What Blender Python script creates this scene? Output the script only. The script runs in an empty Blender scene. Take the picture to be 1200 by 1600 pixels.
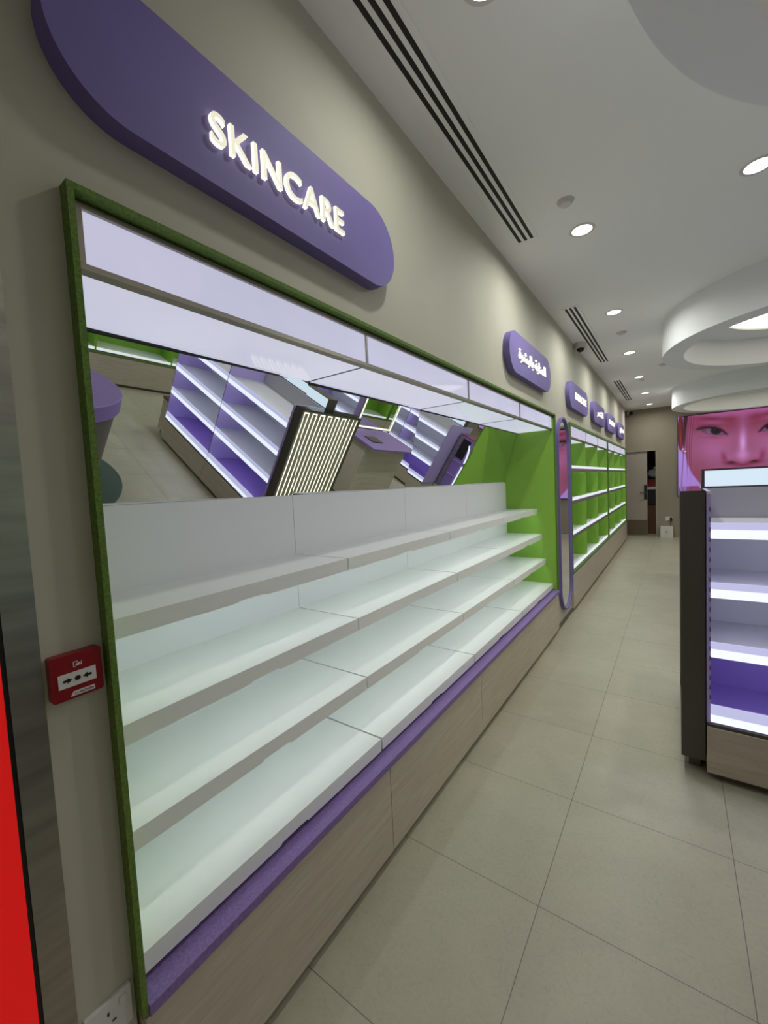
import bpy, bmesh, math, random
import numpy as np
from mathutils import Matrix, Vector
random.seed(4)
S = bpy.context.scene
C = S.collection
PI = math.pi

# ------------------------------------------------------------------ camera, view, world
cd = bpy.data.cameras.new('camera'); cam = bpy.data.objects.new('camera', cd); C.objects.link(cam); S.camera = cam
cd.sensor_fit = 'VERTICAL'; cd.sensor_height = 24.0; cd.lens = 24.0 * 643 / 1600; cd.clip_start = 0.02; cd.clip_end = 60
RX = (0.81548001, -0.00464573, -0.57876659); RY = (0.5766938, -0.07841012, 0.81318885); RZ = (-0.04915901, -0.99691036, -0.06126273)
# rows above are world axes expressed in camera axes (right, down, forward)
cam.matrix_world = Matrix(((RX[0], -RX[1], -RX[2], 0.0), (RY[0], -RY[1], -RY[2], 0.0), (RZ[0], -RZ[1], -RZ[2], 1.57), (0, 0, 0, 1)))
S.view_settings.view_transform = 'Standard'; S.view_settings.look = 'None'; S.view_settings.gamma = 1
S.view_settings.use_curve_mapping = False
S.view_settings.exposure = 0.35
w = bpy.data.worlds.new('world'); S.world = w; w.use_nodes = True
w.node_tree.nodes['Background'].inputs[0].default_value = (0.93, 0.97, 1.0, 1); w.node_tree.nodes['Background'].inputs[1].default_value = 0.2   # ambient fill added through the unseen shop front to brighten the ceiling
DOWNLIGHT_W = 8.0      # each recessed ceiling lamp
COVE_L = 1.3          # stretched light discs in the ceiling rings
PANEL_L = 0.53         # light box faces over the shelving
STRIP_L = 0.92
S.cycles.max_bounces = 10; S.cycles.diffuse_bounces = 5; S.cycles.glossy_bounces = 6
S.cycles.use_light_tree = True
S.cycles.sample_clamp_indirect = 4.0

CEIL = 3.17; XL = -1.0; XR = 4.48; YB = -4.0; YE = 12.2

# ------------------------------------------------------------------ materials
def lin(c):
    return tuple((x / 255 / 12.92) if x / 255 <= 0.04045 else ((x / 255 + 0.055) / 1.055) ** 2.4 for x in c) + (1.0,)

def newmat(name):
    m = bpy.data.materials.new(name); m.use_nodes = True
    nt = m.node_tree; return m, nt, nt.nodes['Principled BSDF']

def mat(name, col, rough=0.5, metal=0.0, spec=0.5, noise=0.0, nscale=8.0, stretch=(1, 1, 1), bump=0.0, bscale=200.0, coat=0.0, darker=None):
    m, nt, b = newmat(name)
    c = lin(col)
    b.inputs['Base Color'].default_value = c; b.inputs['Roughness'].default_value = rough
    b.inputs['Metallic'].default_value = metal; b.inputs['Specular IOR Level'].default_value = spec
    b.inputs['Coat Weight'].default_value = coat
    tc = nt.nodes.new('ShaderNodeTexCoord')
    if noise > 0:
        mp = nt.nodes.new('ShaderNodeMapping'); mp.inputs['Scale'].default_value = stretch
        n = nt.nodes.new('ShaderNodeTexNoise'); n.inputs['Scale'].default_value = nscale; n.inputs['Detail'].default_value = 5
        mx = nt.nodes.new('ShaderNodeMix'); mx.data_type = 'RGBA'
        d = lin(darker) if darker else tuple(x * (1 - noise) for x in c[:3]) + (1,)
        mx.inputs['A'].default_value = d; mx.inputs['B'].default_value = tuple(min(1, x * (1 + noise * 0.5)) for x in c[:3]) + (1,)
        cr = nt.nodes.new('ShaderNodeMapRange'); cr.inputs['From Min'].default_value = 0.3; cr.inputs['From Max'].default_value = 0.7
        nt.links.new(tc.outputs['Object'], mp.inputs['Vector']); nt.links.new(mp.outputs['Vector'], n.inputs['Vector'])
        nt.links.new(n.outputs['Fac'], cr.inputs['Value']); nt.links.new(cr.outputs['Result'], mx.inputs['Factor'])
        nt.links.new(mx.outputs['Result'], b.inputs['Base Color'])
    if bump > 0:
        n2 = nt.nodes.new('ShaderNodeTexNoise'); n2.inputs['Scale'].default_value = bscale; n2.inputs['Detail'].default_value = 3
        bp = nt.nodes.new('ShaderNodeBump'); bp.inputs['Strength'].default_value = bump; bp.inputs['Distance'].default_value = 0.002
        nt.links.new(tc.outputs['Object'], n2.inputs['Vector']); nt.links.new(n2.outputs['Fac'], bp.inputs['Height'])
        nt.links.new(bp.outputs['Normal'], b.inputs['Normal'])
    return m

def emit(name, col, strength, gloss=False, noise=0.0):
    m, nt, b = newmat(name)
    b.inputs['Base Color'].default_value = (0.02, 0.02, 0.02, 1) if not gloss else (0.08, 0.08, 0.09, 1)
    b.inputs['Roughness'].default_value = 0.06 if gloss else 0.5
    b.inputs['Emission Color'].default_value = lin(col); b.inputs['Emission Strength'].default_value = strength
    if noise:
        tc = nt.nodes.new('ShaderNodeTexCoord'); n = nt.nodes.new('ShaderNodeTexNoise'); n.inputs['Scale'].default_value = 2.5
        mr = nt.nodes.new('ShaderNodeMapRange'); mr.inputs['To Min'].default_value = strength * (1 - noise); mr.inputs['To Max'].default_value = strength * (1 + noise)
        nt.links.new(tc.outputs['Object'], n.inputs['Vector']); nt.links.new(n.outputs['Fac'], mr.inputs['Value'])
        nt.links.new(mr.outputs['Result'], b.inputs['Emission Strength'])
    return m

def wood(name, light, dark, axis='Y'):
    m, nt, b = newmat(name)
    tc = nt.nodes.new('ShaderNodeTexCoord'); mp = nt.nodes.new('ShaderNodeMapping')
    mp.inputs['Scale'].default_value = (14, 0.8, 14) if axis == 'Y' else (0.8, 14, 14)
    n = nt.nodes.new('ShaderNodeTexNoise'); n.inputs['Scale'].default_value = 3; n.inputs['Detail'].default_value = 8; n.inputs['Roughness'].default_value = 0.65; n.inputs['Distortion'].default_value = 0.6
    mp2 = nt.nodes.new('ShaderNodeMapping'); mp2.inputs['Scale'].default_value = (90, 4, 90) if axis == 'Y' else (4, 90, 90)
    n2 = nt.nodes.new('ShaderNodeTexNoise'); n2.inputs['Scale'].default_value = 3; n2.inputs['Detail'].default_value = 3
    cr = nt.nodes.new('ShaderNodeValToRGB'); cr.color_ramp.elements[0].position = 0.3; cr.color_ramp.elements[0].color = lin(dark)
    cr.color_ramp.elements[1].position = 0.7; cr.color_ramp.elements[1].color = lin(light)
    mx = nt.nodes.new('ShaderNodeMath'); mx.operation = 'MULTIPLY_ADD'; mx.inputs[1].default_value = 0.35
    ms = nt.nodes.new('ShaderNodeMath'); ms.operation = 'MULTIPLY'; ms.inputs[1].default_value = 0.65
    L = nt.links.new
    L(tc.outputs['Object'], mp.inputs['Vector']); L(mp.outputs['Vector'], n.inputs['Vector'])
    L(tc.outputs['Object'], mp2.inputs['Vector']); L(mp2.outputs['Vector'], n2.inputs['Vector'])
    L(n.outputs['Fac'], ms.inputs[0]); L(n2.outputs['Fac'], mx.inputs[0]); L(ms.outputs[0], mx.inputs[2])
    L(mx.outputs[0], cr.inputs['Fac']); L(cr.outputs['Color'], b.inputs['Base Color'])
    b.inputs['Roughness'].default_value = 0.45
    return m

def floor_mat():
    m, nt, b = newmat('floor tile'); L = nt.links.new; N = nt.nodes.new
    tc = N('ShaderNodeTexCoord'); sep = N('ShaderNodeSeparateXYZ'); L(tc.outputs['Object'], sep.inputs[0])
    def math_(op, a, bb=None, c=None):
        k = N('ShaderNodeMath'); k.operation = op
        for i, v in enumerate((a, bb, c)):
            if v is None: continue
            if hasattr(v, 'is_linked') or hasattr(v, 'links'): L(v, k.inputs[i])
            else: k.inputs[i].default_value = v
        return k.outputs[0]
    P = 0.604
    def axis(o, off):
        s = math_('MULTIPLY_ADD', o, 1 / P, -off / P)
        f = math_('FRACT', s); g = math_('SUBTRACT', 1.0, f); d = math_('MINIMUM', f, g)
        return d, math_('FLOOR', s)
    dx, fx = axis(sep.outputs[0], 0.183); dy, fy = axis(sep.outputs[1], 1.449)
    d = math_('MINIMUM', dx, dy)
    mr = N('ShaderNodeMapRange'); mr.inputs['From Min'].default_value = 0.0012; mr.inputs['From Max'].default_value = 0.0034; L(d, mr.inputs['Value'])
    cmb = N('ShaderNodeCombineXYZ'); L(fx, cmb.inputs[0]); L(fy, cmb.inputs[1])
    wn = N('ShaderNodeTexWhiteNoise'); L(cmb.outputs[0], wn.inputs['Vector'])
    n1 = N('ShaderNodeTexNoise'); n1.inputs['Scale'].default_value = 3.2; n1.inputs['Detail'].default_value = 10; n1.inputs['Roughness'].default_value = 0.6; n1.inputs['Distortion'].default_value = 0.8
    L(tc.outputs['Object'], n1.inputs['Vector'])
    n2 = N('ShaderNodeTexNoise'); n2.inputs['Scale'].default_value = 14; n2.inputs['Detail'].default_value = 6; n2.inputs['Distortion'].default_value = 2.0
    L(tc.outputs['Object'], n2.inputs['Vector'])
    vein = math_('ABSOLUTE', math_('SUBTRACT', n2.outputs['Fac'], 0.5))
    vr = N('ShaderNodeMapRange'); vr.inputs['From Min'].default_value = 0.0; vr.inputs['From Max'].default_value = 0.02; vr.inputs['To Min'].default_value = 0.90; vr.inputs['To Max'].default_value = 1.0; L(vein, vr.inputs['Value'])
    a = math_('MULTIPLY_ADD', n1.outputs['Fac'], 0.34, 0.83)
    n3 = N('ShaderNodeTexNoise'); n3.inputs['Scale'].default_value = 70; n3.inputs['Detail'].default_value = 3; L(tc.outputs['Object'], n3.inputs['Vector'])
    a = math_('MULTIPLY', a, math_('MULTIPLY_ADD', n3.outputs['Fac'], 0.16, 0.92))
    a = math_('MULTIPLY', a, vr.outputs['Result'])
    a = math_('MULTIPLY', a, math_('MULTIPLY_ADD', wn.outputs['Value'], 0.05, 0.975))
    mx = N('ShaderNodeMix'); mx.data_type = 'RGBA'; mx.blend_type = 'MULTIPLY'; mx.inputs['Factor'].default_value = 1
    mx.inputs['A'].default_value = lin((170, 166, 146)); cc = N('ShaderNodeCombineColor')
    for i in range(3): L(a, cc.inputs[i])
    L(cc.outputs[0], mx.inputs['B'])
    m2 = N('ShaderNodeMix'); m2.data_type = 'RGBA'; m2.inputs['A'].default_value = lin((112, 104, 92)); L(mx.outputs['Result'], m2.inputs['B']); L(mr.outputs['Result'], m2.inputs['Factor'])
    L(m2.outputs['Result'], b.inputs['Base Color'])
    b.inputs['Roughness'].default_value = 0.38; b.inputs['Specular IOR Level'].default_value = 0.4
    bp = N('ShaderNodeBump'); bp.inputs['Strength'].default_value = 0.4; bp.inputs['Distance'].default_value = 0.001; L(mr.outputs['Result'], bp.inputs['Height']); L(bp.outputs['Normal'], b.inputs['Normal'])
    return m

M = dict(
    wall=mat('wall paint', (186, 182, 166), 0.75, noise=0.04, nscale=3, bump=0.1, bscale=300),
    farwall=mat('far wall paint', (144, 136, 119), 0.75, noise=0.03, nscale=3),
    ceil=mat('ceiling paint', (240, 241, 240), 0.85),
    ring=mat('ring paint', (232, 234, 234), 0.8),
    floor=floor_mat(),
    wood=wood('washed oak', (200, 192, 174), (170, 160, 142)),
    woodx=wood('washed oak across', (196, 188, 170), (166, 156, 138), 'X'),
    greenf=mat('green speckled laminate', (98, 128, 50), 0.8, noise=0.4, nscale=150, bump=0.3, bscale=500),
    green=mat('green panel', (130, 178, 60), 0.45, noise=0.04, nscale=2),
    purple=mat('purple lacquer', (116, 104, 168), 0.65, noise=0.05, nscale=5),
    purplef=mat('purple speckled laminate', (130, 107, 165), 0.6, noise=0.25, nscale=150, bump=0.2, bscale=400),
    purpled=mat('purple shelf panel', (138, 112, 192), 0.4),
    lilac=mat('lilac upright', (176, 160, 218), 0.35),
    uled=emit('under shelf led', (236, 252, 250), 7.0),
    gfill=emit('added cool gondola fill', (232, 236, 255), 17.0),  # added glow that brightens the gondola interiors
    glosstop=mat('gloss dark metal', (62, 58, 54), 0.12, metal=0.85),
    shelf=mat('white shelf lacquer', (234, 236, 234), 0.28, coat=0.2),
    panel=mat('white back panel', (240, 241, 244), 0.3),
    gback=mat('grey back panel', (188, 188, 196), 0.45),
    white=mat('white plastic', (208, 206, 200), 0.4),
    alu=mat('aluminium profile', (150, 145, 136), 0.35, metal=0.7),
    dark=mat('dark gap', (26, 25, 24), 0.7),
    gap=mat('grey joint', (98, 98, 100), 0.7),
    kick=mat('toe kick', (96, 90, 80), 0.5),
    mirror=mat('mirror glass', (238, 242, 240), 0.0, metal=1.0),
    steel=mat('brushed steel', (176, 174, 168), 0.34, metal=1.0, noise=0.25, nscale=3, stretch=(1, 1, 9)),
    panelbox=mat('dark grey metal', (82, 78, 72), 0.45, metal=0.3),
    dgreen=mat('dark green base plate', (64, 84, 74), 0.35),
    brownc=mat('brown grey column', (92, 88, 78), 0.5),
    red=mat('red plastic', (134, 12, 22), 0.35),
    redpanel=emit('emissive red panel', (222, 0, 0), 0.5),
    black=mat('black plastic', (18, 18, 18), 0.4),
    led=emit('warm led', (255, 250, 214), 1.5),
    ledboard=mat('led backing', (150, 148, 132), 0.6),
    letter=emit('lit letter', (246, 240, 212), 0.66),
    letterside=emit('lit letter side', (255, 252, 226), 1.25),
    panelglow=emit('light box acrylic', (222, 222, 250), PANEL_L, gloss=True, noise=0.10),
    soffglow=emit('soffit light acrylic', (224, 226, 248), PANEL_L * 1.06, gloss=True, noise=0.08),
    header=emit('header light acrylic', (222, 240, 255), 0.72),
    strip=emit('shelf lip light', (232, 236, 255), STRIP_L),
    stripdim=mat('frosted acrylic lip', (196, 196, 214), 0.3),
    lens=emit('downlight lens', (255, 255, 248), 3.0),
    cove=emit('stretched ceiling light', (255, 247, 232), COVE_L),
    covedim=emit('dimmed stretched ceiling light', (255, 240, 222), 0.45),
    kicky=mat('brown kick plate', (92, 80, 60), 0.4),
    door=mat('door laminate', (158, 148, 136), 0.5),
    carton=mat('brown carton', (110, 74, 52), 0.8),
    cstrip=emit('cubby lip light', (236, 244, 248), 0.72),
    maroon=mat('dark maroon top', (104, 40, 46), 0.4),
    paper=mat('white label', (214, 212, 208), 0.5),
    glass=mat('grey tinted panel', (120, 120, 130), 0.15),
)

# ------------------------------------------------------------------ helpers
def box(bm, x0, x1, y0, y1, z0, z1):
    v = [bm.verts.new((x, y, z)) for x in (x0, x1) for y in (y0, y1) for z in (z0, z1)]
    for f in ((0, 1, 3, 2), (4, 6, 7, 5), (0, 4, 5, 1), (2, 3, 7, 6), (0, 2, 6, 4), (1, 5, 7, 3)):
        bm.faces.new([v[i] for i in f])
    return bm

def bx(*a): return box(bmesh.new(), *a)

def boxes(*l):
    bm = bmesh.new()
    for a in l: box(bm, *a)
    return bm

def prism(poly, plane, a, b, bm=None):
    """extrude polygon; plane 'yz' along x, 'xz' along y, 'xy' along z"""
    bm = bm or bmesh.new()
    f = {'yz': lambda p, t: (t, p[0], p[1]), 'xz': lambda p, t: (p[0], t, p[1]), 'xy': lambda p, t: (p[0], p[1], t)}[plane]
    A = [bm.verts.new(f(p, a)) for p in poly]; B = [bm.verts.new(f(p, b)) for p in poly]
    bm.faces.new(A); bm.faces.new(B[::-1])
    n = len(poly)
    for i in range(n): bm.faces.new((A[i], B[i], B[(i + 1) % n], A[(i + 1) % n]))
    return bm

def lathe(prof, cx, cy, n=64, bm=None):
    """closed or open profile of (r,z); r=0 endpoints collapse"""
    bm = bm or bmesh.new(); rows = []
    for r, z in prof:
        if r < 1e-6: rows.append([bm.verts.new((cx, cy, z))])
        else: rows.append([bm.verts.new((cx + r * math.cos(2 * PI * k / n), cy + r * math.sin(2 * PI * k / n), z)) for k in range(n)])
    for a, b in zip(rows, rows[1:]):
        for k in range(n):
            q = [a[k % len(a)], a[(k + 1) % n % len(a)], b[(k + 1) % n % len(b)], b[k % len(b)]]
            u = []
            for v in q:
                if v not in u: u.append(v)
            if len(u) > 2:
                try: bm.faces.new(u)
                except ValueError: pass
    return bm

def stadium(y0, y1, z0, z1, r, n=20):
    p = []
    for cy, cz, a0 in ((y1 - r, z1 - r, 0), (y0 + r, z1 - r, 90), (y0 + r, z0 + r, 180), (y1 - r, z0 + r, 270)):
        for k in range(n + 1):
            t = math.radians(a0 + 90 * k / n); q = (cy + r * math.cos(t), cz + r * math.sin(t))
            if not p or math.dist(p[-1], q) > 1e-5: p.append(q)
    if math.dist(p[0], p[-1]) < 1e-5: p.pop()
    return p

def frame_prism(outer, inner, plane, a, b):
    bm = bmesh.new(); f = {'yz': lambda p, t: (t, p[0], p[1])}[plane]
    n = len(outer); R = [[bm.verts.new(f(p, t)) for p in ring] for ring, t in ((outer, a), (outer, b), (inner, b), (inner, a))]
    for i in range(4):
        A, B = R[i], R[(i + 1) % 4]
        for k in range(n): bm.faces.new((A[k], A[(k + 1) % n], B[(k + 1) % n], B[k]))
    return bm

def wloc(o):
    v = Vector((0, 0, 0))
    while o: v += o.location; o = o.parent
    return v

def obj(name, bm, m, parent=None, bevel=0.0, smooth=False, base=None):
    bmesh.ops.recalc_face_normals(bm, faces=bm.faces)
    if bevel > 0:
        bmesh.ops.bevel(bm, geom=bm.edges[:], offset=bevel, segments=2, affect='EDGES', profile=0.5)
    org = wloc(parent) if parent else Vector(base) if base else Vector((0, 0, 0))
    for v in bm.verts: v.co -= org
    me = bpy.data.meshes.new(name); bm.to_mesh(me); bm.free()
    if isinstance(m, (list, tuple)):
        for k in m: me.materials.append(k)
    else: me.materials.append(m)
    if smooth:
        for p in me.polygons: p.use_smooth = True
        me.set_sharp_from_angle(angle=math.radians(35))
    o = bpy.data.objects.new(name, me); C.objects.link(o)
    if parent: o.parent = parent
    elif base: o.location = base
    return o

def tag(o, label, cat, group=None, kind=None):
    o['label'] = label; o['category'] = cat
    if group: o['group'] = group
    if kind: o['kind'] = kind
    return o

def thing(name, label, cat, loc, group=None):
    o = bpy.data.objects.new(name, None); C.objects.link(o); o.location = loc; o.empty_display_size = 0.05
    return tag(o, label, cat, group)

def struct(name, bm, m, bevel=0):
    o = obj(name, bm, m, bevel=bevel); o['kind'] = 'structure'; return o

KIDS = {}
def copy_tree(o, loc=None, rotz=None, label=None, group=None, parent=None):
    c = o.copy(); C.objects.link(c)
    if parent: c.parent = parent
    if loc: c.location = loc
    if rotz is not None: c.rotation_euler = (0, 0, rotz)
    if label: c['label'] = label
    if group: c['group'] = group
    for ch in [x for x in bpy.data.objects if x.parent == o]: copy_tree(ch, parent=c)
    return c

def rename_part(o, t): o['label'] = t; return o

# ------------------------------------------------------------------ the room
struct('floor', boxes((-2.2, 4.7, YB - 3.0, 14.2, -0.05, 0.0)), M['floor'])
struct('ceiling', boxes((-2.2, 4.7, YB - 0.1, 14.2, CEIL, CEIL + 0.06)), M['ceil'])
N1 = (0.345, 4.355); N2 = (5.10, 11.50)
struct('wall_left', boxes((-1.56, XL, YB, N1[0], 0, CEIL), (-1.56, XL, N1[1], N2[0], 0, CEIL), (-1.56, XL, N2[1], 11.6, 0, CEIL),
                          (-1.56, XL, N1[0], N1[1], 2.2, CEIL), (-1.56, XL, N2[0], N2[1], 2.2, CEIL),
                          (-1.62, -1.56, YB, 11.6, 0, CEIL)), M['wall'])
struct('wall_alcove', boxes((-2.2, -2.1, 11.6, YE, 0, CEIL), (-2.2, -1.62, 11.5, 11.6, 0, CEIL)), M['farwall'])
struct('wall_right', boxes((XR, XR + 0.1, YB, 14.2, 0, CEIL)), M['wall'])
struct('wall_back', boxes((-1.62, -0.9, YB - 0.1, YB, 0, CEIL), (3.6, 4.58, YB - 0.1, YB, 0, CEIL), (-0.9, 3.6, YB - 0.1, YB, 2.75, CEIL)), M['wall'])  # unseen wall, its opening added to let the ambient fill in
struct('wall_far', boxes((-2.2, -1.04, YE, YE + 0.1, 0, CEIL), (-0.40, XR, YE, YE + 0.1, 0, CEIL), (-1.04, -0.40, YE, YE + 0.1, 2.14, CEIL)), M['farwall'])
struct('baseboard_left', boxes((XL, XL + 0.006, 4.37, 5.09, 0, 0.05), (XL, XL + 0.006, 0.24, 0.34, 0, 0.05)), M['kick'])
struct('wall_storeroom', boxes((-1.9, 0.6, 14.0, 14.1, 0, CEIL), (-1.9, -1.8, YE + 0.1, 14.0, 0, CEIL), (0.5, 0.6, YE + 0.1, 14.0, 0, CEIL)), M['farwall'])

# ------------------------------------------------------------------ door at the far end
dj = struct('trim_1', boxes((-1.055, -1.035, YE - 0.01, YE + 0.1, 0, 2.15), (-0.405, -0.385, YE - 0.01, YE + 0.1, 0, 2.15), (-1.055, -0.385, YE - 0.01, YE + 0.1, 2.13, 2.15)), M['door'])
dr = struct('door_1', boxes((-1.033, -0.585, YE + 0.03, YE + 0.07, 0.005, 2.125)), M['door'])
kp = obj('kick_plate', bx(-1.03, -0.59, YE + 0.022, YE + 0.03, 0.03, 0.41), M['kicky'], dr)
hp = obj('handle_plate', bx(-0.655, -0.59, YE + 0.015, YE + 0.03, 0.93, 1.29), M['black'], dr, bevel=0.004)
obj('door_handle', boxes((-0.65, -0.61, YE - 0.03, YE + 0.015, 1.09, 1.11), (-0.74, -0.61, YE - 0.04, YE - 0.025, 1.09, 1.11)), M['panelbox'], hp)

# store room things seen through the gap
for k, (x0, x1, y0, z0, z1, m_, nm, lb, ct) in enumerate((
    (-0.62, -0.28, 12.75, 0.0, 0.42, 'carton', 'cardboard_box', 'brown cardboard box on the store room floor, lowest of its stack', 'box'),
    (-0.60, -0.30, 12.77, 0.42, 0.76, 'carton', 'cardboard_box', 'brown cardboard box stacked in the store room under the black crate', 'box'),
    (-0.62, -0.28, 12.75, 0.76, 1.14, 'black', 'storage_crate', 'black crate on the carton stack seen through the door gap', 'crate'),
    (-0.61, -0.29, 12.76, 1.16, 1.22, 'white', 'folded_sheet', 'pale folded sheet lying on the black crate in the store room', 'sheet'),
    (-0.60, -0.30, 12.78, 1.22, 1.42, 'red', 'gift_box', 'dark red box on top of the pile in the store room', 'box'))):
    tag(obj(nm, boxes((x0, x1, y0, y0 + 0.34, z0 + (0.0 if z0 < .1 else .001), z1), (x0 + 0.12, x0 + 0.2, y0 - 0.003, y0 + 0.343, z0 + 0.002, z1 + 0.002)), M[m_], base=(x0, y0, z0)), lb, ct, 'store room pile' if k < 2 else None)
sh_ = thing('plastic_bag', 'white plastic bag piled on the dark red box in the store room', 'bag', (-0.45, 12.95, 1.44))
bm = bmesh.new(); bmesh.ops.create_icosphere(bm, subdivisions=3, radius=0.16, matrix=Matrix.Translation((-0.45, 12.95, 1.57)) @ Matrix.Diagonal((1, .9, .75, 1)))
for v in bm.verts: v.co += v.co.normalized() * 0.0 + Vector((random.uniform(-.012, .012), random.uniform(-.012, .012), random.uniform(-.012, .012)))
obj('bag_body', bm, M['paper'], sh_); obj('bag_knot', lathe([(0, 1.75), (0.04, 1.73), (0.015, 1.69), (0.03, 1.67)], -0.45, 12.95, 12), M['paper'], sh_)
rl = thing('storeroom_coat_rail', 'dark bracket on the store room wall behind the gap', 'bracket', (-0.56, 13.98, 1.55))
obj('bracket', boxes((-0.58, -0.54, 13.9, 13.998, 1.6, 2.0), (-0.58, -0.54, 13.72, 13.9, 1.96, 2.0)), M['panelbox'], rl)

# box, socket and plug by the far wall
t = thing('floor_cabinet', 'small white metal box with dark slot on floor under far wall socket', 'box', (-0.18, 12.07, 0))
obj('casing', bx(-0.315, -0.055, 11.99, 12.19, 0.0, 0.27), M['white'], t, bevel=0.004)
obj('slot', bx(-0.215, -0.165, 11.984, 11.992, 0.14, 0.155), M['black'], t)
t = thing('wall_socket', 'white wall socket with a black plug on the far wall above the white box', 'socket', (-0.15, YE, 0.43), 'power sockets')
obj('faceplate', bx(-0.21, -0.07, YE - 0.01, YE, 0.40, 0.50), M['white'], t, bevel=0.002)
t = thing('power_plug', 'black plug and cord in the far wall socket above the white box', 'plug', (-0.10, YE - 0.01, 0.45))
obj('plug_body', bx(-0.125, -0.075, YE - 0.05, YE - 0.011, 0.40, 0.48), M['black'], t, bevel=0.004)
bm = bmesh.new()
for i in range(10):
    z0 = 0.40 - i * 0.013; xx = -0.10 - 0.012 * math.sin(i / 9 * PI); box(bm, xx - 0.004, xx + 0.004, YE - 0.035, YE - 0.027, z0 - 0.0135, z0)
obj('cord', bm, M['black'], t)

# ------------------------------------------------------------------ LED wall with a close-up of a face
def screen_color(X, Z):
    def g(cx, cz, sx, sz, rot=0.0):
        c, s = math.cos(rot), math.sin(rot); dx, dz = X - cx, Z - cz
        return np.exp(-(((dx * c + dz * s) / sx) ** 2 + ((-dx * s + dz * c) / sz) ** 2))
    def st(v, w): return 1 / (1 + np.exp(-np.clip(v / w, -40, 40)))
    def mix(col, c2, a): return col * (1 - a[:, None]) + np.array(c2)[None, :] * a[:, None]
    F = 1.215                                   # the face is mirror symmetric about its nose
    side = X > F
    X = np.where(side, 2 * F - X, X)
    col = np.tile(np.array([[168., 132., 214.]]), (len(X), 1))
    col = mix(col, (150, 108, 190), 0.5 * st(1.5 - Z, 0.15))
    # jaw outline
    zs = np.array([0.3, 0.9, 1.22, 1.50, 1.75, 1.96, 2.1, 2.95]); xs = np.array([1.1, 0.80, 0.50, 0.32, 0.229, 0.195, 0.17, 0.14])
    jaw = np.interp(Z, zs, xs)
    face = st(X - jaw, 0.006)
    sk = np.tile(np.array([[142., 74., 112.]]), (len(X), 1))
    sk = mix(sk, (166, 94, 146), 0.8 * g(0.72, 2.05, 0.32, 0.28)); sk = mix(sk, (172, 94, 158), 0.95 * g(1.1, 2.95, 0.7, 0.2))
    sk = mix(sk, (126, 50, 72), 0.75 * g(1.0, 2.58, 0.17, 0.16)); sk = mix(sk, (130, 44, 76), 0.6 * g(0.42, 2.65, 0.16, 0.2))
    sk = mix(sk, (130, 58, 82), 0.8 * g(0.40, 1.45, 0.24, 0.4)); sk = mix(sk, (166, 84, 118), 0.5 * g(0.9, 2.24, 0.2, 0.08))
    sk = mix(sk, (108, 34, 58), 0.85 * g(0.66, 2.755, 0.30, 0.05, -0.14)); sk = mix(sk, (120, 34, 58), 0.5 * g(1.0, 2.70, 0.12, 0.07))
    sk = mix(sk, (208, 150, 222), 0.9 * g(F, 2.15, 0.06, 0.28)); sk = mix(sk, (196, 130, 190), 0.7 * g(F, 1.88, 0.13, 0.11))
    sk = mix(sk, (116, 34, 70), 0.7 * g(0.90, 1.84, 0.05, 0.13, 0.2)); sk = mix(sk, (104, 22, 48), 0.9 * g(1.03, 1.71, 0.13, 0.04, -0.1))
    sk = mix(sk, (52, 4, 20), 0.95 * g(1.02, 1.735, 0.055, 0.024, -0.15)); sk = mix(sk, (110, 26, 60), 0.8 * g(F, 1.66, 0.14, 0.03))
    sk = mix(sk, (168, 92, 136), 0.5 * g(0.98, 1.87, 0.06, 0.07))
    # lips
    sk = mix(sk, (150, 20, 60), 0.95 * st(1 - ((X - F) / 0.36) ** 2 - ((Z - 1.36) / 0.105) ** 2, 0.08))
    sk = mix(sk, (70, 4, 24), 0.95 * g(F, 1.365, 0.3, 0.012)); sk = mix(sk, (206, 90, 140), 0.6 * g(F, 1.31, 0.14, 0.025))
    sk = mix(sk, (120, 40, 76), 0.6 * g(F, 1.2, 0.2, 0.03))
    # eye
    ex = np.array([0.41, 0.50, 0.59, 0.74, 0.86, 0.945]); up = np.interp(X, ex, [2.545, 2.575, 2.570, 2.545, 2.475, 2.375]); lo = np.interp(X, ex, [2.54, 2.475, 2.42, 2.375, 2.365, 2.37])
    inside = st(up - Z, 0.004) * st(Z - lo, 0.006) * st(X - 0.47, 0.01) * st(0.945 - X, 0.006)
    sk = mix(sk, (112, 34, 66), 0.6 * g(0.68, 2.60, 0.22, 0.035, -0.1)); sk = mix(sk, (126, 52, 96), 0.6 * g(0.70, 2.33, 0.18, 0.03, -0.15))
    sk = mix(sk, (118, 84, 114), inside); sk = mix(sk, (96, 50, 84), inside * g(0.52, 2.5, 0.07, 0.1)); sk = mix(sk, (100, 52, 88), inside * g(0.92, 2.4, 0.06, 0.08))
    lidsh = np.exp(-((Z - up - 0.035) / 0.03) ** 2) * st(X - 0.42, 0.03) * st(0.93 - X, 0.03); sk = mix(sk, (104, 36, 62), 0.5 * lidsh)
    iris = st(0.098 - np.hypot(X - 0.755, (Z - 2.485)), 0.01) * inside; sk = mix(sk, (10, 4, 14), iris)
    sk = mix(sk, (120, 110, 140), 0.7 * g(0.725, 2.50, 0.012, 0.012) * inside)
    lid = np.exp(-((Z - up + 0.006) / 0.026) ** 2) * st(X - 0.40, 0.02) * st(0.95 - X, 0.01); sk = mix(sk, (34, 2, 18), 0.95 * lid)
    low = np.exp(-((Z - lo) / 0.008) ** 2) * st(X - 0.5, 0.02) * st(0.95 - X, 0.01); sk = mix(sk, (90, 30, 60), 0.6 * low)
    sk = mix(sk, (30, 2, 14), 0.5 * g(0.47, 2.55, 0.07, 0.02, -0.1))
    col = mix(col, (0, 0, 0), face * 0); col = col * (1 - face[:, None]) + sk * face[:, None]
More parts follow.
